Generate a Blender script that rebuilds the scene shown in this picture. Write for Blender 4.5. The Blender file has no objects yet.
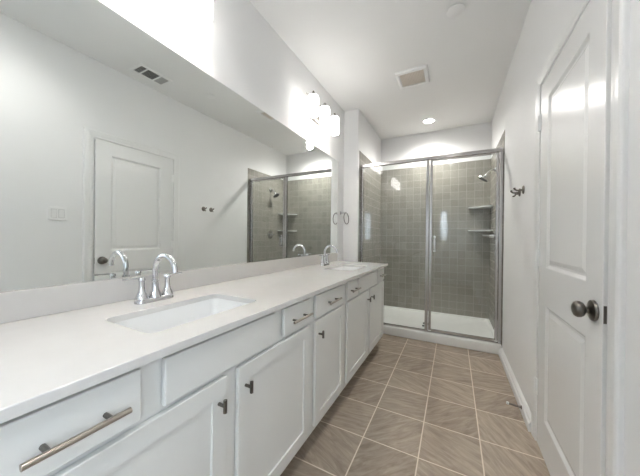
import bpy, bmesh, math, random
from mathutils import Vector, Matrix
random.seed(7)
PI = math.pi
SC = bpy.context.scene
COL = SC.collection

# ------------------------------------------------------------------ camera
cam_d = bpy.data.cameras.new('camera')
cam_d.sensor_fit = 'HORIZONTAL'; cam_d.sensor_width = 36.0
cam_d.lens = 258.15 * 36.0 / 640.0
cam_d.clip_start = 0.02
cam = bpy.data.objects.new('camera', cam_d); COL.objects.link(cam)
rt = Vector((0.888198, 0.459326, 0.0111026)); up = Vector((-0.0112249, -0.0024643, 0.999934)); fw = Vector((-0.459323, 0.888264, -0.002967))
m = Matrix.Identity(4)
for i in range(3):
    m[i][0] = rt[i]; m[i][1] = up[i]; m[i][2] = -fw[i]
m[0][3], m[1][3], m[2][3] = 1.2673, 0.0, 1.1831
cam.matrix_world = m
SC.camera = cam

# ------------------------------------------------------------------ world, exposure
WORLD, END_W, SIDE_W = 0.45, 92, 3.6
GLOBE_EMIT, BULB_EMIT, CAN_W, FILL_CAN_W = 1.5, 18.0, 15.5, 4.0
EXPO = 2.47
W = bpy.data.worlds.new('sky'); SC.world = W; W.use_nodes = True
bgn = W.node_tree.nodes['Background']
bgn.inputs[0].default_value = (0.55, 0.73, 1.0, 1); bgn.inputs[1].default_value = WORLD
SC.view_settings.view_transform = 'Standard'; SC.view_settings.look = 'None'
SC.view_settings.gamma = 1.0; SC.view_settings.exposure = EXPO
SC.view_settings.use_curve_mapping = False

def daylight(name, loc, rot, sx, sy, power, color=(0.84, 0.92, 1.0)):
    l = bpy.data.lights.new(name, 'AREA'); l.shape = 'RECTANGLE'; l.size = sx; l.size_y = sy
    l.energy = power; l.color = color
    o = bpy.data.objects.new(name, l); o.location = loc; o.rotation_euler = rot; COL.objects.link(o)
# daylight entering the two windows behind the camera (lamps stand outside the panes)
daylight('daylight_end_window', (1.035, -1.62, 2.45), (math.radians(48), 0, 0), 0.8, 0.6, END_W)
daylight('daylight_side_window', (2.02, -0.5, 1.47), (PI/2, 0, PI/2), 0.8, 1.2, SIDE_W)

# ------------------------------------------------------------------ materials
def new_mat(name):
    mt = bpy.data.materials.new(name); mt.use_nodes = True
    nt = mt.node_tree; return mt, nt, nt.nodes['Principled BSDF']
def bump_noise(nt, b, scale, strength, dist=0.001, detail=2):
    g = nt.nodes.new('ShaderNodeNewGeometry'); n = nt.nodes.new('ShaderNodeTexNoise')
    n.inputs['Scale'].default_value = scale; n.inputs['Detail'].default_value = detail
    bp = nt.nodes.new('ShaderNodeBump'); bp.inputs['Strength'].default_value = strength; bp.inputs['Distance'].default_value = dist
    nt.links.new(g.outputs['Position'], n.inputs['Vector'])
    nt.links.new(n.outputs[0], bp.inputs['Height']); nt.links.new(bp.outputs[0], b.inputs['Normal'])
    return n
def plain(name, col, rough=0.5, metal=0.0, bump=None, spec=0.5, coat=0):
    mt, nt, b = new_mat(name)
    b.inputs['Base Color'].default_value = (*col, 1); b.inputs['Roughness'].default_value = rough
    b.inputs['Metallic'].default_value = metal; b.inputs['Specular IOR Level'].default_value = spec
    b.inputs['Coat Weight'].default_value = coat
    if bump: bump_noise(nt, b, *bump)
    return mt
def varied(name, c1, c2, scale, rough, bump=None, **k):
    mt = plain(name, c1, rough, **k); nt = mt.node_tree; b = nt.nodes['Principled BSDF']
    g = nt.nodes.new('ShaderNodeNewGeometry'); n = nt.nodes.new('ShaderNodeTexNoise'); n.inputs['Scale'].default_value = scale; n.inputs['Detail'].default_value = 4
    r = nt.nodes.new('ShaderNodeValToRGB'); r.color_ramp.elements[0].position = .3; r.color_ramp.elements[1].position = .7
    r.color_ramp.elements[0].color = (*c1, 1); r.color_ramp.elements[1].color = (*c2, 1)
    nt.links.new(g.outputs['Position'], n.inputs['Vector']); nt.links.new(n.outputs[0], r.inputs[0]); nt.links.new(r.outputs[0], b.inputs['Base Color'])
    if bump: bump_noise(nt, b, *bump)
    return mt

M = {}
M['wall'] = varied('wall_paint', (0.85, 0.85, 0.845), (0.87, 0.87, 0.865), 1.5, 0.55, bump=(220, 0.12, 0.0006))
M['ceil'] = varied('ceiling_paint', (0.86, 0.86, 0.85), (0.88, 0.88, 0.87), 1.5, 0.8, bump=(180, 0.15, 0.0006))
M['trim'] = plain('trim_enamel', (0.84, 0.84, 0.83), 0.3)
M['door'] = plain('door_enamel', (0.83, 0.83, 0.82), 0.25, bump=(90, 0.05, 0.0004))
M['cab'] = plain('cabinet_paint', (0.80, 0.80, 0.77), 0.38, bump=(150, 0.04, 0.0003))
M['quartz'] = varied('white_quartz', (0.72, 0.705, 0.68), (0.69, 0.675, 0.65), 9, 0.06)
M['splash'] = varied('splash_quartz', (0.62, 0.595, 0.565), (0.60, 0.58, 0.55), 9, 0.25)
M['ceramic'] = plain('white_ceramic', (0.86, 0.86, 0.845), 0.1, coat=.3)
M['acrylic'] = plain('white_acrylic', (0.90, 0.90, 0.88), 0.25)
M['chrome'] = plain('polished_chrome', (0.70, 0.70, 0.71), 0.06, 1.0)
M['steel'] = plain('brushed_frame_metal', (0.52, 0.505, 0.50), 0.2, 1.0, bump=(400, 0.05, 0.0003))
M['nickel'] = plain('dark_brushed_nickel', (0.20, 0.185, 0.165), 0.28, 1.0)
M['pull'] = plain('satin_nickel_pull', (0.48, 0.43, 0.38), 0.28, 1.0)
M['plast'] = plain('white_plastic', (0.90, 0.90, 0.89), 0.4)
M['dark'] = plain('dark_cavity', (0.05, 0.05, 0.05), 0.8)
M['rubber'] = plain('black_rubber', (0.03, 0.03, 0.03), 0.6)
M['whiterub'] = plain('white_rubber', (0.8, 0.8, 0.78), 0.6)
M['fanbeige'] = plain('fan_grille_beige', (0.76, 0.70, 0.63), 0.7)
M['louvre'] = plain('vent_louvre', (0.50, 0.50, 0.49), 0.5)
M['stone'] = plain('shelf_stone', (0.62, 0.62, 0.60), 0.3)
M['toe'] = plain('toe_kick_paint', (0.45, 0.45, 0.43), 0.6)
M['blind'] = plain('blind_vinyl', (0.8, 0.82, 0.84), 0.5)
mt, nt, b = new_mat('mirror_silver'); M['mirror'] = mt
b.inputs['Base Color'].default_value = (0.87, 0.895, 0.88, 1); b.inputs['Metallic'].default_value = 1; b.inputs['Roughness'].default_value = 0.0

def emit(name, col, s):
    mt, nt, b = new_mat(name)
    b.inputs['Base Color'].default_value = (*col, 1); b.inputs['Emission Color'].default_value = (*col, 1)
    b.inputs['Emission Strength'].default_value = s; b.inputs['Roughness'].default_value = 0.4
    return mt
M['opal'] = emit('lit_opal_glass', (1.0, 0.975, 0.945), GLOBE_EMIT)
M['bulb'] = emit('lit_bulb', (1.0, 0.955, 0.90), BULB_EMIT)
M['lens'] = emit('lit_downlight_lens', (1.0, 0.975, 0.94), 7.0)

class N:
    """tiny helper for math nodes"""
    def __init__(s, nt): s.nt = nt
    def m(s, op, a, b=None, c=None):
        n = s.nt.nodes.new('ShaderNodeMath'); n.operation = op
        for i, v in enumerate((a, b, c)):
            if v is None: continue
            if isinstance(v, (int, float)): n.inputs[i].default_value = v
            else: s.nt.links.new(v, n.inputs[i])
        return n.outputs[0]

def glass(name, tint, ior=1.5, rough=0.0):
    mt = bpy.data.materials.new(name); mt.use_nodes = True; nt = mt.node_tree; nt.nodes.clear()
    out = nt.nodes.new('ShaderNodeOutputMaterial'); mix = nt.nodes.new('ShaderNodeMixShader')
    tr = nt.nodes.new('ShaderNodeBsdfTransparent'); gl = nt.nodes.new('ShaderNodeBsdfGlossy'); 
    q = N(nt); g = nt.nodes.new('ShaderNodeNewGeometry'); dt = nt.nodes.new('ShaderNodeVectorMath'); dt.operation = 'DOT_PRODUCT'
    nt.links.new(g.outputs['Normal'], dt.inputs[0]); nt.links.new(g.outputs['Incoming'], dt.inputs[1])
    k = q.m('POWER', q.m('SUBTRACT', 1.0, q.m('ABSOLUTE', dt.outputs['Value'])), 5.0)
    f = q.m('ADD', 0.04, q.m('MULTIPLY', k, 0.96))        # Schlick reflectance of one glass surface
    tr.inputs[0].default_value = (*tint, 1); gl.inputs['Roughness'].default_value = rough
    nt.links.new(f, mix.inputs[0]); nt.links.new(tr.outputs[0], mix.inputs[1]); nt.links.new(gl.outputs[0], mix.inputs[2])
    nt.links.new(mix.outputs[0], out.inputs[0]); return mt
M['glass'] = glass('shower_glass', (0.955, 0.972, 0.962), 1.5)
M['pane'] = glass('window_glass', (0.97, 0.98, 0.98))

def tile_mat(name, ax, ay, ox, oy, px, py, grout_w, tile_cols, grout_col, rough, grain=False, spread=1.0):
    mt, nt, b = new_mat(name); q = N(nt); L = nt.links
    g = nt.nodes.new('ShaderNodeNewGeometry'); sp = nt.nodes.new('ShaderNodeSeparateXYZ'); L.new(g.outputs['Position'], sp.inputs[0])
    u = q.m('DIVIDE', q.m('SUBTRACT', sp.outputs[ax], ox), px); v = q.m('DIVIDE', q.m('SUBTRACT', sp.outputs[ay], oy), py)
    iu, iv = q.m('FLOOR', u), q.m('FLOOR', v); fu, fv = q.m('FRACT', u), q.m('FRACT', v)
    du = q.m('MULTIPLY', q.m('MINIMUM', fu, q.m('SUBTRACT', 1.0, fu)), px)
    dv = q.m('MULTIPLY', q.m('MINIMUM', fv, q.m('SUBTRACT', 1.0, fv)), py)
    d = q.m('MINIMUM', du, dv)
    mask = nt.nodes.new('ShaderNodeMapRange'); mask.inputs[1].default_value = grout_w*0.5*0.8; mask.inputs[2].default_value = grout_w*0.5*1.2
    L.new(d, mask.inputs[0])
    idv = nt.nodes.new('ShaderNodeCombineXYZ'); L.new(iu, idv.inputs[0]); L.new(iv, idv.inputs[1]); idv.inputs[2].default_value = 3.3
    wn = nt.nodes.new('ShaderNodeTexWhiteNoise'); wn.noise_dimensions = '3D'; L.new(idv.outputs[0], wn.inputs[0])
    rnd = wn.outputs[0]
    if grain:
        # each tile carries its own direction of diagonal veining
        ang = q.m('MULTIPLY', q.m('SUBTRACT', q.m('ROUND', q.m('MULTIPLY', rnd, 3.0)), 1.3), 0.62)
        cu, cv = q.m('SUBTRACT', fu, 0.5), q.m('SUBTRACT', fv, 0.5)
        c_, s_ = q.m('COSINE', ang), q.m('SINE', ang)
        a = q.m('SUBTRACT', q.m('MULTIPLY', cu, c_), q.m('MULTIPLY', cv, s_))
        bb = q.m('ADD', q.m('MULTIPLY', cu, s_), q.m('MULTIPLY', cv, c_))
        cv3 = nt.nodes.new('ShaderNodeCombineXYZ'); L.new(q.m('MULTIPLY', a, 1.3), cv3.inputs[0]); L.new(q.m('MULTIPLY', bb, 7.0), cv3.inputs[1]); L.new(q.m('MULTIPLY', rnd, 57.0), cv3.inputs[2])
        no = nt.nodes.new('ShaderNodeTexNoise'); no.inputs['Scale'].default_value = 1.6; no.inputs['Detail'].default_value = 7; no.inputs['Distortion'].default_value = 0.7; no.inputs['Roughness'].default_value = .62
        L.new(cv3.outputs[0], no.inputs['Vector'])
        val = q.m('ADD', q.m('MULTIPLY', no.outputs[0], 1.0), q.m('MULTIPLY', q.m('SUBTRACT', rnd, .5), .12))
    else:
        no = nt.nodes.new('ShaderNodeTexNoise'); no.inputs['Scale'].default_value = 6; no.inputs['Detail'].default_value = 3
        L.new(g.outputs['Position'], no.inputs['Vector'])
        val = q.m('ADD', q.m('MULTIPLY', rnd, .55*spread), q.m('MULTIPLY', no.outputs[0], .5))
    r = nt.nodes.new('ShaderNodeValToRGB'); r.color_ramp.elements[0].position = .28 if grain else .1; r.color_ramp.elements[1].position = .74 if grain else .95
    r.color_ramp.elements[0].color = (*tile_cols[0], 1); r.color_ramp.elements[1].color = (*tile_cols[1], 1); L.new(val, r.inputs[0])
    mix = nt.nodes.new('ShaderNodeMixRGB'); L.new(mask.outputs[0], mix.inputs[0]); mix.inputs[1].default_value = (*grout_col, 1); L.new(r.outputs[0], mix.inputs[2])
    L.new(mix.outputs[0], b.inputs['Base Color'])
    rr = nt.nodes.new('ShaderNodeMapRange'); rr.inputs[3].default_value = 0.85; rr.inputs[4].default_value = rough; L.new(mask.outputs[0], rr.inputs[0]); L.new(rr.outputs[0], b.inputs['Roughness'])
    bp = nt.nodes.new('ShaderNodeBump'); bp.inputs['Strength'].default_value = 0.5; bp.inputs['Distance'].default_value = 0.0015
    L.new(mask.outputs[0], bp.inputs['Height']); L.new(bp.outputs[0], b.inputs['Normal'])
    return mt
FX, FY, FP = 0.8044, 1.789, 0.3068
M['floor'] = tile_mat('taupe_floor_tile', 0, 1, FX, FY, FP, FP, 0.0065, [(0.27, 0.21, 0.160), (0.53, 0.44, 0.35)], (0.80, 0.71, 0.60), 0.42, grain=True)
TC = [(0.275, 0.258, 0.227), (0.355, 0.332, 0.293)]; GC = (0.45, 0.435, 0.39)
M['tile_y'] = tile_mat('shower_tile_end', 0, 2, 0.184, 2.300, 0.1035, 0.1075, 0.0035, TC, GC, 0.22)
M['tile_x'] = tile_mat('shower_tile_side', 1, 2, 4.280, 2.300, 0.1035, 0.1075, 0.0035, TC, GC, 0.22)

# ------------------------------------------------------------------ mesh helpers
def BM(): return bmesh.new()
def obj(name, bm, mat, parent=None, smooth=False, loc=None):
    bmesh.ops.remove_doubles(bm, verts=bm.verts, dist=1e-6)
    bmesh.ops.recalc_face_normals(bm, faces=bm.faces)
    me = bpy.data.meshes.new(name); bm.to_mesh(me); bm.free()
    mats = mat if isinstance(mat, (list, tuple)) else [mat]
    for x in mats: me.materials.append(M[x] if isinstance(x, str) else x)
    if smooth:
        me.shade_smooth() if hasattr(me, 'shade_smooth') else None
        try: me.set_sharp_from_angle(angle=math.radians(38))
        except Exception: pass
    o = bpy.data.objects.new(name, me); COL.objects.link(o)
    if parent is not None: o.parent = parent
    if loc is not None: o.location = loc
    return o
def thing(name, label, cat, loc=(0, 0, 0), group=None, rotz=0):
    o = bpy.data.objects.new(name, None); o.empty_display_size = .05; COL.objects.link(o)
    o.location = loc; o.rotation_euler = (0, 0, rotz); o['label'] = label; o['category'] = cat
    if group: o['group'] = group
    return o
def tag(o, label, cat, group=None):
    o['label'] = label; o['category'] = cat
    if group: o['group'] = group
    return o
def struct(name, bm, mat, label=None, smooth=False):
    o = obj(name, bm, mat, smooth=smooth); o['kind'] = 'structure'
    if label: o['label'] = label; o['category'] = name.split('_')[0]
    return o
def box(bm, x0, x1, y0, y1, z0, z1, bev=0.0, seg=2):
    t = bmesh.new(); bmesh.ops.create_cube(t, size=1.0)
    for v in t.verts:
        v.co = Vector(((x0+x1)/2 + v.co.x*(x1-x0), (y0+y1)/2 + v.co.y*(y1-y0), (z0+z1)/2 + v.co.z*(z1-z0)))
    if bev: bmesh.ops.bevel(t, geom=list(t.edges), offset=bev, segments=seg, profile=.5, affect='EDGES')
    merge(bm, t)
def merge(bm, t):
    me = bpy.data.meshes.new('tmp'); t.to_mesh(me); t.free(); bm.from_mesh(me); bpy.data.meshes.remove(me)
def frame_for(d):
    d = d.normalized(); a = Vector((0, 0, 1)) if abs(d.z) < .9 else Vector((1, 0, 0))
    u = d.cross(a).normalized(); return u, d.cross(u).normalized()
def tube(bm, pts, radii, n=14, caps=True):
    pts = [Vector(p) for p in pts]
    if isinstance(radii, (int, float)): radii = [radii]*len(pts)
    rings = []; u = None
    for i, p in enumerate(pts):
        d = (pts[min(i+1, len(pts)-1)] - pts[max(i-1, 0)])
        d.normalize()
        if u is None: u, _ = frame_for(d)
        u = (u - d*u.dot(d)).normalized(); w = d.cross(u)
        rings.append([bm.verts.new(p + (u*math.cos(2*PI*k/n) + w*math.sin(2*PI*k/n))*radii[i]) for k in range(n)])
    for a, b_ in zip(rings, rings[1:]):
        for k in range(n): bm.faces.new((a[k], a[(k+1) % n], b_[(k+1) % n], b_[k]))
    if caps:
        bm.faces.new(rings[0]); bm.faces.new(rings[-1])
def lathe(bm, prof, origin=(0, 0, 0), axis=(0, 0, 1), n=28):
    """prof: list of (radius, height) along axis; closed at r = 0"""
    ax = Vector(axis).normalized(); u, w = frame_for(ax); o = Vector(origin); rings = []
    for r, h in prof:
        if r < 1e-6: rings.append([bm.verts.new(o + ax*h)])
        else: rings.append([bm.verts.new(o + ax*h + (u*math.cos(2*PI*k/n) + w*math.sin(2*PI*k/n))*r) for k in range(n)])
    for a, b_ in zip(rings, rings[1:]):
        if len(a) == 1 and len(b_) == 1: continue
        for k in range(n):
            k2 = (k+1) % n
            if len(a) == 1: bm.faces.new((a[0], b_[k], b_[k2]))
            elif len(b_) == 1: bm.faces.new((a[k], a[k2], b_[0]))
            else: bm.faces.new((a[k], a[k2], b_[k2], b_[k]))
    if len(rings[0]) > 1: bm.faces.new(rings[0])
    if len(rings[-1]) > 1: bm.faces.new(rings[-1])
def rrect(cx, cy, w, h, r, n=6):
    pts = []
    for sx, sy, a0 in ((1, 1, 0), (-1, 1, PI/2), (-1, -1, PI), (1, -1, 1.5*PI)):
        for k in range(n+1):
            a = a0 + PI/2*k/n
            pts.append((cx + sx*(w/2-r) + r*math.cos(a), cy + sy*(h/2-r) + r*math.sin(a)))
    return pts
def loft(bm, loops, cap0=True, cap1=True):
    rs = [[bm.verts.new(p) for p in l] for l in loops]; n = len(rs[0])
    for a, b_ in zip(rs, rs[1:]):
        for k in range(n): bm.faces.new((a[k], a[(k+1) % n], b_[(k+1) % n], b_[k]))
    if cap0: bm.faces.new(rs[0])
    if cap1: bm.faces.new(rs[-1])
def slab(bm, a0, a1, b0, b1, thick, mp, e=0.002, panels=(), prof=()):
    """front slab in the (a, b) plane; mp(a, b, depth) -> point; panels: (a0,a1,b0,b1), same a range, bottom to top"""
    def quad(pp): bm.faces.new([bm.verts.new(mp(*p)) for p in pp])
    A0, A1, B0, B1 = a0+e, a1-e, b0+e, b1-e
    def rect(x0, x1, y0, y1, d=0): quad([(x0, y0, d), (x1, y0, d), (x1, y1, d), (x0, y1, d)])
    if panels:
        pa0, pa1 = panels[0][0], panels[0][1]
        rect(A0, pa0, B0, B1); rect(pa1, A1, B0, B1)
        ys = [B0] + [v for p in panels for v in (p[2], p[3])] + [B1]
        for k in range(0, len(ys), 2): rect(pa0, pa1, ys[k], ys[k+1])
        for (x0, x1, y0, y1) in panels:
            last = (0, 0)
            for (ins, dep) in prof:
                i0, d0 = last
                P0 = [(x0+i0, y0+i0), (x1-i0, y0+i0), (x1-i0, y1-i0), (x0+i0, y1-i0)]; P1 = [(x0+ins, y0+ins), (x1-ins, y0+ins), (x1-ins, y1-ins), (x0+ins, y1-ins)]
                for k in range(4):
                    k2 = (k+1) % 4
                    quad([(*P0[k], d0), (*P0[k2], d0), (*P1[k2], dep), (*P1[k], dep)])
                last = (ins, dep)
            i0, d0 = last; rect(x0+i0, x1-i0, y0+i0, y1-i0, d0)
    else: rect(A0, A1, B0, B1)
    P0 = [(A0, B0), (A1, B0), (A1, B1), (A0, B1)]; P1 = [(a0, b0), (a1, b0), (a1, b1), (a0, b1)]
    for k in range(4):
        k2 = (k+1) % 4
        quad([(*P0[k], 0), (*P0[k2], 0), (*P1[k2], -e), (*P1[k], -e)])
        quad([(*P1[k], -e), (*P1[k2], -e), (*P1[k2], -thick), (*P1[k], -thick)])
    rect(a0, a1, b0, b1, -thick)

# ------------------------------------------------------------------ structure
XR, YB, ZC, Y1, XW, YF = 1.72, 4.28, 2.813, 3.115, 0.184, -1.05
XL = -0.006
bm = BM(); box(bm, -0.2, 2.0, YF-0.1, YB+0.1, -0.1, 0); struct('floor', bm, 'floor')
bm = BM(); box(bm, -0.2, 2.0, YF-0.1, YB+0.1, ZC, ZC+0.1); struct('ceiling', bm, 'ceil')
bm = BM(); box(bm, -0.2, XL, YF-0.1, Y1, 0, ZC); struct('wall_left', bm, 'wall')
bm = BM(); box(bm, -0.2, XW, Y1, YB+.1, 0, ZC, 0); struct('wall_partition', bm, 'wall')
bm = BM(); box(bm, XW, XR, YB, YB+.1, 0, ZC); struct('wall_back', bm, 'wall')
# tiled shower faces, 8 mm thick, over the painted walls
bm = BM(); box(bm, XW, XR, YB-.002, YB, .02, 2.30); struct('wall_shower_back', bm, 'tile_y')
bm = BM(); box(bm, XW-.001, XW+.002, 3.165, YB-.002, 0.02, 2.30); struct('wall_shower_left', bm, 'tile_x')
bm = BM(); box(bm, XR-.002, XR+.001, 3.190, YB-.002, 0.02, 2.30); struct('wall_shower_right', bm, 'tile_x')
# right wall with the shallow door recess and a window opening behind the camera
DY0, DY1, DZ = 1.158, 1.935, 2.092
W2 = (-0.85, -0.15, 0.92, 2.0)
bm = BM()
for (y0, y1, z0, z1) in ((DY1, YB+.1, 0, ZC), (DY0, DY1, DZ, ZC), (W2[1], DY0, 0, ZC), (YF-.1, W2[0], 0, ZC), (W2[0], W2[1], 0, W2[2]), (W2[0], W2[1], W2[3], ZC)):
    box(bm, XR, XR+.15, y0, y1, z0, z1)
box(bm, XR+.11, XR+.15, DY0, DY1, 0, DZ)
struct('wall_right', bm, 'wall')
W1 = (0.93, 1.14, 1.13, 1.97)
bm = BM()
for (x0, x1, z0, z1) in ((-.2, W1[0], 0, ZC), (W1[1], XR, 0, ZC), (W1[0], W1[1], 0, W1[2]), (W1[0], W1[1], W1[3], ZC)):
    box(bm, x0, x1, YF-.12, YF, z0, z1)
struct('wall_front', bm, 'wall')
def window(name, mp, a0, a1, z0, z1, lab):
    """mp(a, depth, z): depth grows outwards"""
    o = bpy.data.objects.new(name, None); COL.objects.link(o); o['kind'] = 'structure'
    def bx(bm, p, q): box(bm, min(p[0], q[0]), max(p[0], q[0]), min(p[1], q[1]), max(p[1], q[1]), min(p[2], q[2]), max(p[2], q[2]), .002, 1)
    bm = BM(); f = .03
    for A0, A1, Z0, Z1 in ((a0, a0+f, z0, z1), (a1-f, a1, z0, z1), (a0+f, a1-f, z0, z0+f), (a0+f, a1-f, z1-f, z1)): bx(bm, mp(A0, .06, Z0), mp(A1, .10, Z1))
    obj('window_frame', bm, 'trim', o)
    bm = BM(); p, q = mp(a0+f, .078, z0+f), mp(a1-f, .082, z1-f); box(bm, min(p[0], q[0]), max(p[0], q[0]), min(p[1], q[1]), max(p[1], q[1]), p[2], q[2]); obj('pane', bm, 'pane', o)
    t = thing('window_blind', lab, 'blind', mp((a0+a1)/2, .03, z0))
    base = Vector(t.location)
    n = int((z1-z0-.06)/.045)
    bm = BM(); p, q = mp(a0+.006, .01, z1-.045), mp(a1-.006, .05, z1-.003); bx(bm, Vector(p)-base, Vector(q)-base); obj('head_rail', bm, 'blind', t)
    for k in range(n):
        z = z0+.02+k*.045; bm = BM()
        c = [Vector(mp(a, d, z+dz))-base for a, d, dz in ((a0+.008, .012, .0), (a1-.008, .012, .0), (a1-.008, .048, .016), (a0+.008, .048, .016))]
        lo = [bm.verts.new(v) for v in c]; hi = [bm.verts.new(v+Vector((0, 0, .003))) for v in c]
        bm.faces.new(lo); bm.faces.new(hi)
        for i in range(4): bm.faces.new((lo[i], lo[(i+1) % 4], hi[(i+1) % 4], hi[i]))
        obj('slat', bm, 'blind', t)
window('window_1', lambda a, d, z: (a, YF-d, z), *W1, 'white slatted blind in the narrow window behind the viewer')
window('window_2', lambda a, d, z: (XR+d, a, z), *W2, 'white slatted blind in the wide side window on the door wall')

# baseboards
def baseboard(name, p0, p1, nrm, h=.078, t=.03):
    """profiled board from p0 to p1, nrm points into the room"""
    prof = [(0, 0), (t, 0), (t, h*.62), (t*.72, h*.70), (t*.6, h*.86), (t*.3, h*.96), (0, h)]
    bm = BM(); loops = []
    for p in (p0, p1): loops.append([(p[0]+nrm[0]*d, p[1]+nrm[1]*d, z) for d, z in prof])
    loft(bm, loops); return struct(name, bm, 'trim')
baseboard('baseboard_right', (XR, 2.005), (XR, 3.19), (-1, 0))
baseboard('baseboard_right_near', (XR, YF), (XR, 1.088), (-1, 0))
baseboard('baseboard_partition', (0.0, Y1), (XW, Y1), (0, -1))
baseboard('baseboard_left', (XL, 2.86), (XL, Y1-.03), (1, 0))
baseboard('baseboard_front', (0.0, YF), (XR-.03, YF), (0, 1))

# door casing: a moulded profile swept up, over and down
def casing():
    prof = [(0, 0), (0, .010), (.006, .0135), (.020, .0135), (.032, .016), (.052, .018), (.060, .0185), (.068, .014), (.070, .010), (.070, 0)]   # (outwards from opening, thickness)
    y0, y1, z1 = DY0+.001, DY1-.001, DZ-.004
    bm = BM(); loops = []
    for (y, z, sy, sz) in ((y0, 0, -1, 0), (y0, z1, -1, 1), (y1, z1, 1, 1), (y1, 0, 1, 0)):
        loops.append([(XR-t, y+sy*o_, z+sz*o_) for o_, t in prof])
    loft(bm, loops); return bm
o = struct('trim_1', casing(), 'trim')
bm = BM()      # jamb and stop lining the recess
for y0, y1 in ((DY0, DY0+.012), (DY1-.012, DY1)): box(bm, XR-.001, XR+.11, y0, y1, 0, DZ-.004)
box(bm, XR-.001, XR+.11, DY0+.012, DY1-.012, DZ-.016, DZ-.004)
for y0, y1 in ((DY0+.012, DY0+.024), (DY1-.024, DY1-.012)): box(bm, XR+.05, XR+.08, y0, y1, 0, DZ-.016)
struct('trim_2', bm, 'trim')

# door 1: leaf hinged on the far side, standing a crack open
dr = bpy.data.objects.new('door_1', None); COL.objects.link(dr); dr['kind'] = 'structure'
dr['label'] = 'white two-panel interior door with a dark round knob'; dr['category'] = 'door'
HY = DY1-.014
dr.location = (1.7110, HY, 0); dr.rotation_euler = (0, 0, math.radians(-0.65))
LW = HY-(DY0+.0155)
bm = BM()
mp = lambda a, b_, d: (-d, a, b_)
slab(bm, -LW, 0, 0.010, DZ-.019, .035, mp, .0015,
     panels=((-LW+.125, -.135, .205, .83), (-LW+.125, -.135, 1.03, 1.955)), prof=((.004, -.001), (.016, -.010), (.026, -.010), (.046, -.003)))
obj('leaf', bm, 'door', dr)
bm = BM(); ky, kz = -LW+.056, .94
lathe(bm, [(0, 0), (.035, 0), (.037, .003), (.035, .009), (.025, .013), (.014, .015), (.011, .018), (.011, .022), (.016, .025), (.024, .030), (.0285, .038), (.0285, .046), (.024, .053), (.014, .0575), (0, .059)], (0, ky, kz), (-1, 0, 0), 32)
k = obj('door_knob', bm, 'nickel', dr, True); k['label'] = 'dark nickel round knob'
bm = BM(); box(bm, .002, .010, -LW-.0012, -LW+.0006, kz-.029, kz+.029, .0004, 1); obj('latch_plate', bm, 'nickel', dr)
for z in (1.86, 1.075, .33):
    bm = BM(); tube(bm, [(-.008, .003, z-.045), (-.008, .003, z+.045)], .0065, 12)
    for zz in (-.015, .015): tube(bm, [(-.008, .003, z+zz-.0006), (-.008, .003, z+zz+.0006)], .0072, 12)
    box(bm, -.005, -.0002, -.012, .004, z-.045, z+.045)
    h = obj('hinge', bm, 'plast', dr, True)

# ------------------------------------------------------------------ shower base
bm = BM()
x0, x1, y0, y1 = XW+.002, XR-.002, 3.19, YB-.003
# outer body with front curb, rim and dished floor
def ring(ax0, ax1, ay0, ay1, z, r=.02, n=5):
    return [(p[0], p[1], z) for p in rrect((ax0+ax1)/2, (ay0+ay1)/2, ax1-ax0, ay1-ay0, r, n)]
loops = [ring(x0, x1, y0, y1, 0.0, .002), ring(x0, x1, y0, y1, .088, .002), ring(x0+.004, x1-.002, y0+.010, y1-.002, .098, .003)]
bmA = bmesh.new()
box(bm, x0, x1, y0, y0+.10, 0, .098, .008, 3)                       # curb
loft(bm, [ring(x0, x1, y0+.09, y1, 0, .002), ring(x0, x1, y0+.09, y1, .072, .002), ring(x0+.022, x1-.022, y0+.10, y1-.022, .072, .03), ring(x0+.034, x1-.034, y0+.108, y1-.034, .050, .04),
          ring(x0+.07, x1-.07, y0+.13, y1-.07, .038, .05), ring(x0+.5, x1-.5, 3.66, 3.86, .030, .06)])
t = obj('shower_pan', bm, 'acrylic', smooth=True)
tag(t, 'white acrylic shower base with a low curb on the tile floor', 'shower base')
bm = BM(); lathe(bm, [(0, 0), (.045, 0), (.045, .004), (.038, .006), (0, .006)], (.952, 3.76, .0305)); dn = obj('drain', bm, 'chrome', t, True)

# ------------------------------------------------------------------ shower enclosure
YG = 3.245
t = thing('shower_enclosure', 'framed glass shower enclosure with silver metal frame standing on the curb', 'shower enclosure', (0.95, YG, .098))
B = Vector(t.location)
def bxl(name, x0, x1, y0, y1, z0, z1, mat, par, bev=.003, sm=False):
    bm = BM(); box(bm, x0-B.x, x1-B.x, y0-B.y, y1-B.y, z0-B.z, z1-B.z, bev, 2); return obj(name, bm, mat, par, sm)
bxl('header', XW+.006, XR-.006, YG-.022, YG+.022, 2.093, 2.130, 'steel', t)
bxl('side_post', XW+.004, XW+.034, YG-.016, YG+.016, .099, 2.093, 'steel', t)
bxl('side_post', XR-.034, XR-.004, YG-.020, YG+.020, .099, 2.093, 'steel', t)
bxl('centre_post', .978, 1.012, YG-.018, YG+.018, .099, 2.093, 'steel', t)
bxl('bottom_rail', XW+.034, .978, YG-.014, YG+.014, .099, .118, 'steel', t, .002)
bxl('threshold', 1.012, XR-.034, YG-.014, YG+.014, .099, .108, 'steel', t, .002)
bxl('fixed_pane', XW+.030, .980, YG-.003, YG+.003, .114, 2.097, 'glass', t, 0)
d = bpy.data.objects.new('shower_door', None); COL.objects.link(d); d.parent = t
bxl('door_stile', 1.018, 1.046, YG-.013, YG+.013, .125, 2.086, 'steel', d)
bxl('door_stile', XR-.062, XR-.038, YG-.013, YG+.013, .125, 2.086, 'steel', d)
bxl('door_rail', 1.046, XR-.062, YG-.011, YG+.011, .115, .137, 'steel', d, .002)
bxl('door_rail', 1.046, XR-.062, YG-.009, YG+.009, 2.074, 2.086, 'steel', d, .002)
bxl('door_pane', 1.042, XR-.058, YG-.003, YG+.003, .130, 2.080, 'glass', d, 0)
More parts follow.
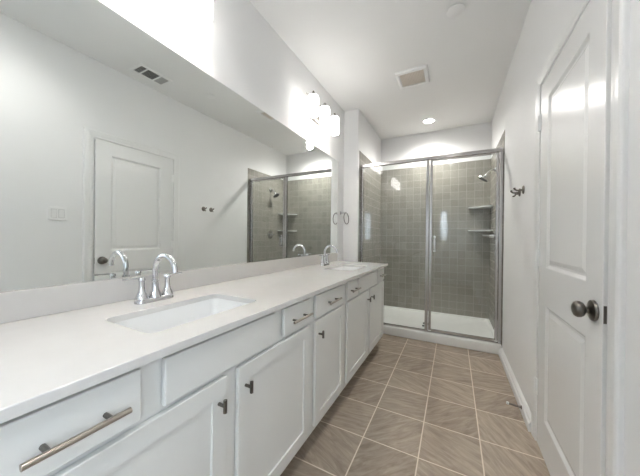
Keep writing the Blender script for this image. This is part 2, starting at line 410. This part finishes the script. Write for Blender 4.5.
for s, dd in ((-1, .050), (1, .045)):
    bm = BM(); hx = 1.075-B.x
    pts = [(hx, s*.003, 1.185-B.z), (hx, s*(dd-.008), 1.190-B.z), (hx, s*dd, 1.182-B.z), (hx, s*dd, 1.06-B.z), (hx, s*(dd-.008), 1.052-B.z), (hx, s*.003, 1.057-B.z)]
    tube(bm, pts, .0065, 10); box(bm, hx-.012, hx+.012, s*.0032, s*.008, 1.03-B.z, 1.215-B.z, .002, 1)
    obj('handle', bm, 'chrome', d, True)
bm = BM(); tube(bm, [(.955-B.x, -.016, .165-B.z), (.975-B.x, -.016, .165-B.z)], .009, 12); obj('bumper', bm, 'rubber', t, True)

# corner shelves
def corner_shelf(z, lab):
    bm = BM(); n = 12; R = .265; rim = []
    for k in range(n+1):
        a = PI/2*k/n; bulge = R*(.80+.20*abs(math.cos(2*a)))
        rim.append((-bulge*math.cos(a), -bulge*math.sin(a)))
    pts = [(0, 0)] + rim
    loft(bm, [[(x, y, 0) for x, y in pts], [(x, y, .016) for x, y in pts]])
    o = obj('corner_shelf', bm, 'stone', loc=(XR-.0025, YB-.0025, z)); tag(o, lab, 'shelf')
corner_shelf(1.612, 'upper grey stone corner shelf in the tiled shower corner')
corner_shelf(1.292, 'lower grey stone corner shelf, just above the shower valve')

# shower head
t = thing('shower_sprayer', 'chrome shower head on a curved arm high on the tiled wall', 'shower head', (XR-.003, 3.78, 2.03))
bm = BM(); lathe(bm, [(0, 0), (.036, 0), (.035, .006), (.024, .013), (.012, .018), (0, .018)], (0, 0, 0), (-1, 0, 0)); obj('flange', bm, 'chrome', t, True)
bm = BM(); tube(bm, [(-.01, 0, 0), (-.03, 0, .003), (-.055, 0, -.003), (-.078, 0, -.020), (-.092, 0, -.040), (-.10, 0, -.055)], .0105, 12); obj('arm', bm, 'chrome', t, True)
hp, ha = Vector((-.10, 0, -.056)), Vector((-.55, 0, -.83)).normalized()
bm = BM(); lathe(bm, [(0, -.01), (.015, -.008), (.017, .006), (.014, .014), (.024, .024), (.050, .038), (.063, .046), (.064, .056), (.060, .059), (0, .059)], hp, ha); hd = obj('spray_head', bm, 'chrome', t, True)
bm = BM(); lathe(bm, [(0, 0), (.055, 0), (.054, .003), (0, .003)], hp+ha*.0595, ha); obj('nozzle_face', bm, 'rubber', hd, True)
# valve
t = thing('shower_valve', 'round chrome shower valve with lever below the corner shelves', 'shower valve', (XR-.003, 3.78, 1.22))
bm = BM(); lathe(bm, [(0, 0), (.075, 0), (.074, .004), (.060, .010), (.030, .014), (0, .014)], (0, 0, 0), (-1, 0, 0), 32); obj('escutcheon', bm, 'chrome', t, True)
bm = BM(); lathe(bm, [(0, .012), (.024, .012), (.022, .03), (.019, .055), (.015, .062), (0, .063)], (0, 0, 0), (-1, 0, 0)); obj('hub', bm, 'chrome', t, True)
bm = BM(); tube(bm, [(-.05, 0, 0), (-.075, -.01, .002), (-.11, -.02, .006), (-.13, -.022, .010)], [.009, .008, .006, .005], 10); obj('lever', bm, 'chrome', t, True)

# ------------------------------------------------------------------ vanity
XF, XFR = .605, .586
C1, C3 = .648, 2.255
TH = XF-XFR
cmp_ = lambda a, b_, d: (XF+d, a, b_)
def bar_pull(par, yc, z, L=.165):
    bm = BM(); xo = XF+.030
    tube(bm, [(xo, yc-L/2, z), (xo, yc+L/2, z)], .0062, 14); h = obj('handle', bm, 'pull', par, True)
    for s in (-1, 1):
        bm = BM(); tube(bm, [(XF-.0005, yc+s*.048, z), (xo-.003, yc+s*.048, z)], .0052, 12)
        obj('handle_post', bm, 'nickel', par, True)
    return h
def t_knob(par, y, z):
    bm = BM(); tube(bm, [(XF-.0005, y, z), (XF+.026, y, z)], .0055, 12); tube(bm, [(XF+.028, y, z-.020), (XF+.028, y, z+.020)], .0062, 12)
    obj('knob', bm, 'nickel', par, True)
ZD0, ZD1, ZT0, ZT1 = .142, .720, .737, .862
def cab_door(par, a0, a1, knob_y):
    bm = BM(); s = .056
    slab(bm, a0, a1, ZD0, ZD1, TH-.003, cmp_, .0018, panels=((a0+s, a1-s, ZD0+s, ZD1-s),), prof=((.0015, -.007),))
    o = obj('door', bm, 'cab', par); t_knob(o, knob_y, .645); return o
def cab_drawer(par, a0, a1, pull=True, name='drawer'):
    bm = BM(); slab(bm, a0, a1, ZT0, ZT1, TH-.003, cmp_, .0022)
    o = obj(name, bm, 'cab', par)
    if pull: bar_pull(o, (a0+a1)/2, .795)
    return o
def cabinet(lab, y0, y1):
    t = thing('vanity_cabinet', lab, 'cabinet', (0, 0, 0), 'vanity cabinets under the countertop')
    bm = BM()
    box(bm, .004, XFR-.019, y0, y1, .105, .130); box(bm, .004, XFR-.019, y0, y0+.016, .130, .876); box(bm, .004, XFR-.019, y1-.016, y1, .130, .876)
    box(bm, .004, .012, y0+.016, y1-.016, .130, .876); obj('body', bm, 'cab', t)
    bm = BM(); box(bm, XFR-.019, XFR, y0, y1, .108, .8765); obj('face_frame', bm, 'cab', t)
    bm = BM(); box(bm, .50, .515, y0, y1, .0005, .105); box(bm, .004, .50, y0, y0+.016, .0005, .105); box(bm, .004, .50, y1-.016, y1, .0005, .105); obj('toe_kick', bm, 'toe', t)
    return t
e1 = (.082, 1.2125, 1.6895, 2.832)
t = cabinet('nearest light grey sink cabinet with two shaker doors and end drawers', e1[0], e1[1]-.0005)
cab_drawer(t, C1-.533, C1-.293); cab_drawer(t, C1-.235, C1+.236, False, 'false_front'); cab_drawer(t, C1+.300, C1+.533)
cab_door(t, C1-.533, C1-.027, C1-.060); cab_door(t, C1+.026, C1+.533, C1+.060)
t = cabinet('narrow middle light grey cabinet with one drawer over one door', e1[1], e1[2]-.0005)
cab_drawer(t, 1.246, 1.655); cab_door(t, 1.246, 1.655, 1.280)
t = cabinet('farthest light grey sink cabinet, beside the glass shower', e1[2], e1[3])
cab_drawer(t, 1.722, 1.945); cab_drawer(t, 1.975, 2.515, False, 'false_front'); cab_drawer(t, 2.555, 2.800)
cab_door(t, 1.722, C3-.024, C3-.058); cab_door(t, C3+.024, 2.800, C3+.056)

# countertop with two rounded rectangular cut-outs
CY0, CY1, CXF = .055, 2.895, .623
SX0, SX1 = .222, .500
sinks = [(.435, .898), (2.085, 2.552)]
ZK0, ZK = .877, .900
def counter():
    t = bmesh.new()
    outer = [(0.0, CY0), (CXF, CY0), (CXF, CY1), (0.0, CY1)]
    loops = [outer] + [rrect((SX0+SX1)/2, (a+b_)/2, SX1-SX0, b_-a, .028, 6) for a, b_ in sinks]
    ed = []
    for l in loops:
        vs = [t.verts.new((x, y, ZK)) for x, y in l]
        for i in range(len(vs)): ed.append(t.edges.new((vs[i], vs[(i+1) % len(vs)])))
    bmesh.ops.triangle_fill(t, use_beauty=True, edges=ed)
    top = list(t.faces)
    r = bmesh.ops.extrude_face_region(t, geom=top)
    for v in [g for g in r['geom'] if isinstance(g, bmesh.types.BMVert)]: v.co.z = ZK0
    bmesh.ops.recalc_face_normals(t, faces=t.faces)
    be = [e for e in t.edges if len(e.link_faces) == 2 and e.calc_face_angle(0) > 1.0 and abs(e.verts[0].co.z-ZK) < 1e-5 and abs(e.verts[1].co.z-ZK) < 1e-5]
    bmesh.ops.bevel(t, geom=be, offset=.0025, segments=2, profile=.5, affect='EDGES')
    return t
o = obj('countertop', counter(), 'quartz'); tag(o, 'long white quartz countertop over the grey vanity cabinets', 'countertop')
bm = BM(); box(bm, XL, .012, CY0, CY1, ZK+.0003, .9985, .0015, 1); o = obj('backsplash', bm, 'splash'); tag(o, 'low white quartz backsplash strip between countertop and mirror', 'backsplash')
for i, (a, b_) in enumerate(sinks):
    cx, cy = (SX0+SX1)/2, (a+b_)/2
    t = thing('sink', ['nearer', 'farther'][i]+' white rectangular undermount sink'+[' in front of the large near faucet', ' at the shower end of the counter'][i], 'sink', (cx, cy, .72), 'undermount sinks')
    w, h = SX1-SX0, b_-a; bm = BM()
    def L(ins, z, r): return [(x, y, z) for x, y in rrect(0, 0, w-2*ins, h-2*ins, r, 6)]
    loft(bm, [L(-.016, .1568, .035), L(-.002, .1568, .03), L(.000, .152, .03), L(.010, .09, .035), L(.020, .04, .04), L(.040, .018, .05), L(.075, .012, .05), L(.10, .0095, .03)], cap0=False)
    ob = obj('basin', bm, 'ceramic', t, True)
    bm = BM(); lathe(bm, [(0, 0), (.026, 0), (.026, .003), (.018, .004), (.016, .002), (0, .002)], (0, 0, .0105)); obj('drain', bm, 'chrome', t, True)

# faucets: centre-set, high arc spout, two flared posts with lever handles
def faucet(y, lab):
    t = thing('faucet', lab, 'faucet', (.117, y, ZK+.0005), 'two-handle faucets on the countertop')
    bm = BM()
    def bp(w, h, z, r): return [(x, yy, z) for x, yy in rrect(0, 0, w, h, r, 8)]
    loft(bm, [bp(.050, .160, 0, .0245), bp(.050, .160, .010, .0245), bp(.044, .154, .016, .0215), bp(.034, .144, .019, .0165)]); obj('base_plate', bm, 'chrome', t, True)
    bm = BM()
    lathe(bm, [(0, .016), (.026, .016), (.0255, .022), (.0215, .032), (.0165, .046), (.0145, .060), (.0135, .083), (.0155, .085), (.0155, .091), (.0118, .093), (0, .093)]); obj('spout_base', bm, 'chrome', t, True)
    bm = BM(); pts = [(0, 0, .086), (0, 0, .120)]; R = .068; cx, cz = R, .131
    for k in range(0, 15):
        a = PI - (PI*.98)*k/14; pts.append((cx+R*math.cos(a), 0, cz+R*math.sin(a)))
    tube(bm, pts, [.0112]*len(pts), 16); e = Vector(pts[-1]); dd = (e-Vector(pts[-2])).normalized()
    tube(bm, [e-dd*.001, e+dd*.004], .0122, 16); obj('spout', bm, 'chrome', t, True)
    for s in (-1, 1):
        bm = BM(); lathe(bm, [(0, .016), (.0245, .016), (.0245, .022), (.0215, .030), (.016, .042), (.0125, .056), (.0110, .072), (.0110, .092), (.0128, .094), (.0128, .102), (.010, .107), (0, .108)], (0, s*.054, 0)); post = obj('handle_post', bm, 'chrome', t, True)
        bm = BM(); tube(bm, [(0, s*.050, .1035), (0, s*.072, .105), (.0, s*.100, .106), (.0, s*.116, .1065), (.0, s*.123, .107)], [.0052, .0044, .0038, .0046, .0052], 10); obj('lever', bm, 'chrome', post, True)
    bm = BM(); tube(bm, [(-.014, 0, .014), (-.014, 0, .050)], .003, 8); tube(bm, [(-.014, 0, .050), (-.014, 0, .058)], .005, 10); obj('lift_rod', bm, 'chrome', t, True)
faucet(.668, 'nearest chrome arched faucet with two lever handles, behind the larger-looking sink')
faucet(2.332, 'far chrome arched faucet at the shower end of the white counter')

# mirror
bm = BM(); box(bm, XL+.0003, 0.0, .03, 2.905, 1.0000, 2.116)
o = obj('wall_mirror', bm, 'mirror'); tag(o, 'wide frameless wall mirror above the backsplash', 'mirror')

# ------------------------------------------------------------------ vanity lights
def vanity_light(yc, lab):
    t = thing('vanity_light', lab, 'light fixture', (XL, yc, 2.40), 'three-globe vanity lights above the mirror')
    bm = BM(); box(bm, .0005, .022, -.11, .11, -.045, .06, .006, 3); obj('backplate', bm, 'nickel', t, True)
    bm = BM(); tube(bm, [(.020, 0, .04), (.060, 0, .065), (.075, 0, .088)], .007, 10); tube(bm, [(.075, -.275, .088), (.075, .275, .088)], .0055, 12); obj('bar', bm, 'nickel', t, True)
    for s in (-1, 0, 1):
        y = s*.235
        bm = BM(); tube(bm, [(.075, y, .088), (.128, y, .092)], .005, 10); lathe(bm, [(0, .076), (.020, .076), (.022, .080), (.018, .092), (.008, .102), (.006, .112), (0, .114)], (.128, y, 0)); obj('socket_cap', bm, 'nickel', t, True)
        bm = BM(); lathe(bm, [(0, .074), (.030, .073), (.043, .066), (.049, .052), (.050, .035), (.050, -.100), (.049, -.108), (.0475, -.110), (.046, -.108), (.046, .035), (.045, .050), (.040, .062), (.028, .069), (0, .070)], (.128, y, 0), n=32); obj('globe', bm, 'opal', t, True)
        bm = BM(); lathe(bm, [(0, .07), (.013, .07), (.013, .0), (.019, -.02), (.022, -.045), (.020, -.062), (.012, -.074), (0, -.078)], (.128, y, 0), n=16); obj('bulb', bm, 'bulb', t, True)
vanity_light(.650, 'nearest three-globe vanity light, cut off by the top of the photo')
vanity_light(2.288, 'dark nickel vanity light with three lit white globes beyond the mirror middle')

# ------------------------------------------------------------------ ceiling items
def recessed(x, y, power, lab):
    t = thing('recessed_light', lab, 'recessed light', (x, y, ZC))
    bm = BM(); lathe(bm, [(.066, -.002), (.092, -.0005), (.094, -.004), (.088, -.008), (.068, -.010), (.062, -.004)], n=36)
    obj('trim_ring', bm, 'plast', t, True)
    bm = BM(); lathe(bm, [(0, -.006), (.064, -.006), (.064, -.001), (0, -.001)], n=36); obj('lens', bm, 'lens', t, True)
    l = bpy.data.lights.new('downlight_lamp', 'SPOT'); l.energy = power; l.color = (1.0, 0.975, 0.94); l.spot_size = math.radians(160); l.spot_blend = 1.0; l.shadow_soft_size = .055
    o = bpy.data.objects.new('downlight_lamp', l); o.location = (0, 0, -.07); COL.objects.link(o); o.parent = t
recessed(.945, 3.86, CAN_W, 'round lit recessed ceiling light above the shower')
recessed(1.2, .50, FILL_CAN_W, 'added fill light overhead, out of view near the door, built as a round recessed light')  # added unseen downlight, put in only to balance the room light

t = thing('exhaust_fan', 'square white ceiling exhaust fan with a beige grille', 'exhaust fan', (.882, 2.745, ZC))
bm = BM(); a, c = .148, .112
def sq(s, z): return [(-s, -s, z), (s, -s, z), (s, s, z), (-s, s, z)]
loft(bm, [sq(a, -.0005), sq(a, -.010), sq(a-.006, -.018), sq(c+.004, -.022), sq(c, -.018), sq(c, -.010)], cap0=False, cap1=False); obj('frame', bm, 'plast', t)
bm = BM(); box(bm, -c, c, -c, c, -.010, -.006)
for k in range(15):
    x = -c+.012+k*(2*c-.024)/14; box(bm, x-.0035, x+.0035, -c+.003, c-.003, -.017, -.010)
obj('grille', bm, 'fanbeige', t)

bm = BM(); lathe(bm, [(0, -.014), (.050, -.013), (.057, -.010), (.0575, -.007), (.049, -.006), (.049, -.001), (0, -.001)], n=36)
o = obj('sprinkler_cover', bm, 'plast', smooth=True, loc=(1.262, 2.07, ZC)); tag(o, 'small round white cover disc on the ceiling', 'ceiling disc')

t = thing('air_vent', 'rectangular white ceiling air vent near the door, seen in the mirror', 'air vent', (1.476, 1.54, ZC))
bm = BM(); ax, ay, cx, cy = .098, .160, .072, .134
def rc(sx, sy, z): return [(-sx, -sy, z), (sx, -sy, z), (sx, sy, z), (-sx, sy, z)]
loft(bm, [rc(ax, ay, -.0005), rc(ax, ay, -.003), rc(ax-.008, ay-.008, -.009), rc(cx, cy, -.009), rc(cx, cy, -.002)], cap0=False, cap1=False)
for yy in (-.074, .052): box(bm, -cx, cx, yy-.007, yy+.007, -.009, -.003)
obj('frame', bm, 'plast', t)
bm = BM(); box(bm, -cx, cx, -cy, cy, -.002, -.0005); obj('backing', bm, 'dark', t)
for k in range(22):
    y = -cy+.006+k*(2*cy-.012)/21
    if min(abs(y+.074), abs(y-.052)) < .009: continue
    bm = BM(); dy = .0045 if y < .052 else -.0045
    v = [bm.verts.new(p) for p in ((-cx+.001, y-dy, -.0085), (cx-.001, y-dy, -.0085), (cx-.001, y+dy, -.003), (-cx+.001, y+dy, -.003))]
    v2 = [bm.verts.new(q.co+Vector((0, .001, 0))) for q in v]
    bm.faces.new(v); bm.faces.new(v2)
    for i in range(4): bm.faces.new((v[i], v[(i+1) % 4], v2[(i+1) % 4], v2[i]))
    obj('louvre', bm, 'louvre', t)

# ------------------------------------------------------------------ small wall things
t = thing('light_switch', 'white double rocker light switch on the door wall, seen in the mirror', 'light switch', (XR, .922, 1.36))
bm = BM(); box(bm, -.006, -.0003, -.0585, .0585, -.058, .058, .002, 2); obj('cover_plate', bm, 'plast', t)
for s in (-1, 1):
    bm = BM(); c = s*.0235
    loft(bm, [[(-.0055, c-.0165, -.034), (-.0055, c+.0165, -.034), (-.0055, c+.0165, .034), (-.0055, c-.0165, .034)],
              [(-.0075, c-.0165, -.034), (-.0075, c+.0165, -.034), (-.0105, c+.0165, .034), (-.0105, c-.0165, .034)]])
    obj('rocker', bm, 'trim', t)
    bm = BM(); box(bm, -.0066, -.0058, c-.019, c+.019, -.0365, .0365); obj('rocker_gap_shade', bm, 'louvre', t)  # grey plate, paints the shaded gap around each rocker
def robe_hook(y, lab):
    t = thing('robe_hook', lab, 'hook', (XR, y, 1.547), 'robe hooks on the door wall')
    bm = BM(); lathe(bm, [(0, .0003), (.031, .0003), (.031, .004), (.026, .008), (.012, .011), (0, .011)], (0, 0, 0), (-1, 0, 0), 28); obj('rosette', bm, 'nickel', t, True)
    bm = BM(); tube(bm, [(-.009, 0, 0), (-.030, 0, -.002), (-.044, 0, -.001), (-.054, 0, .008), (-.056, 0, .018)], [.007, .006, .0055, .006, .008], 12)
    tube(bm, [(-.026, 0, -.002), (-.030, 0, -.022), (-.038, 0, -.030), (-.046, 0, -.026)], [.005, .005, .005, .007], 10); obj('prong', bm, 'nickel', t, True)
robe_hook(2.362, 'dark metal robe hook on the right wall, nearer to the door')
robe_hook(2.482, 'dark metal robe hook on the right wall, nearer to the shower')
t = thing('towel_ring', 'slim chrome towel ring on the wall just past the mirror', 'towel ring', (XL, 3.022, 1.492))
bm = BM(); lathe(bm, [(0, .0003), (.026, .0003), (.026, .004), (.022, .008), (.010, .011), (0, .011)], (0, 0, 0), (1, 0, 0)); tube(bm, [(.008, 0, 0), (.068, 0, 0)], .008, 12); tube(bm, [(.066, 0, 0), (.080, 0, 0)], .011, 14); obj('post', bm, 'chrome', t, True)
bm = BM(); pts = []
for k in range(33):
    a = 2*PI*k/32+PI/2; pts.append((.074+.012*(math.sin(a)-1)*-.4, .080*math.cos(a), -.070+.070*math.sin(a)))
tube(bm, pts, .0045, 10, caps=False); obj('ring', bm, 'nickel', t, True)
t = thing('door_stop', 'small spring door stop with a white tip on the baseboard', 'door stop', (XR-.0295, 2.185, .045))
bm = BM(); pts = []; n = 150
for k in range(n+1):
    a = k/n; r = .0062; x = -.004-a*.066; pts.append((x, r*math.cos(a*2*PI*15)+a*.012, r*math.sin(a*2*PI*15)))
tube(bm, pts, .0016, 5); obj('spring', bm, 'nickel', t, True)
bm = BM(); lathe(bm, [(0, .0003), (.012, .0003), (.012, .004), (0, .006)], (0, 0, 0), (-1, 0, 0), 16); obj('mount', bm, 'nickel', t, True)
bm = BM(); lathe(bm, [(0, 0), (.008, 0), (.0095, .004), (.0095, .012), (.006, .016), (0, .016)], (-.068, .012, 0), (-1, .15, 0), 14); obj('tip', bm, 'whiterub', t, True)
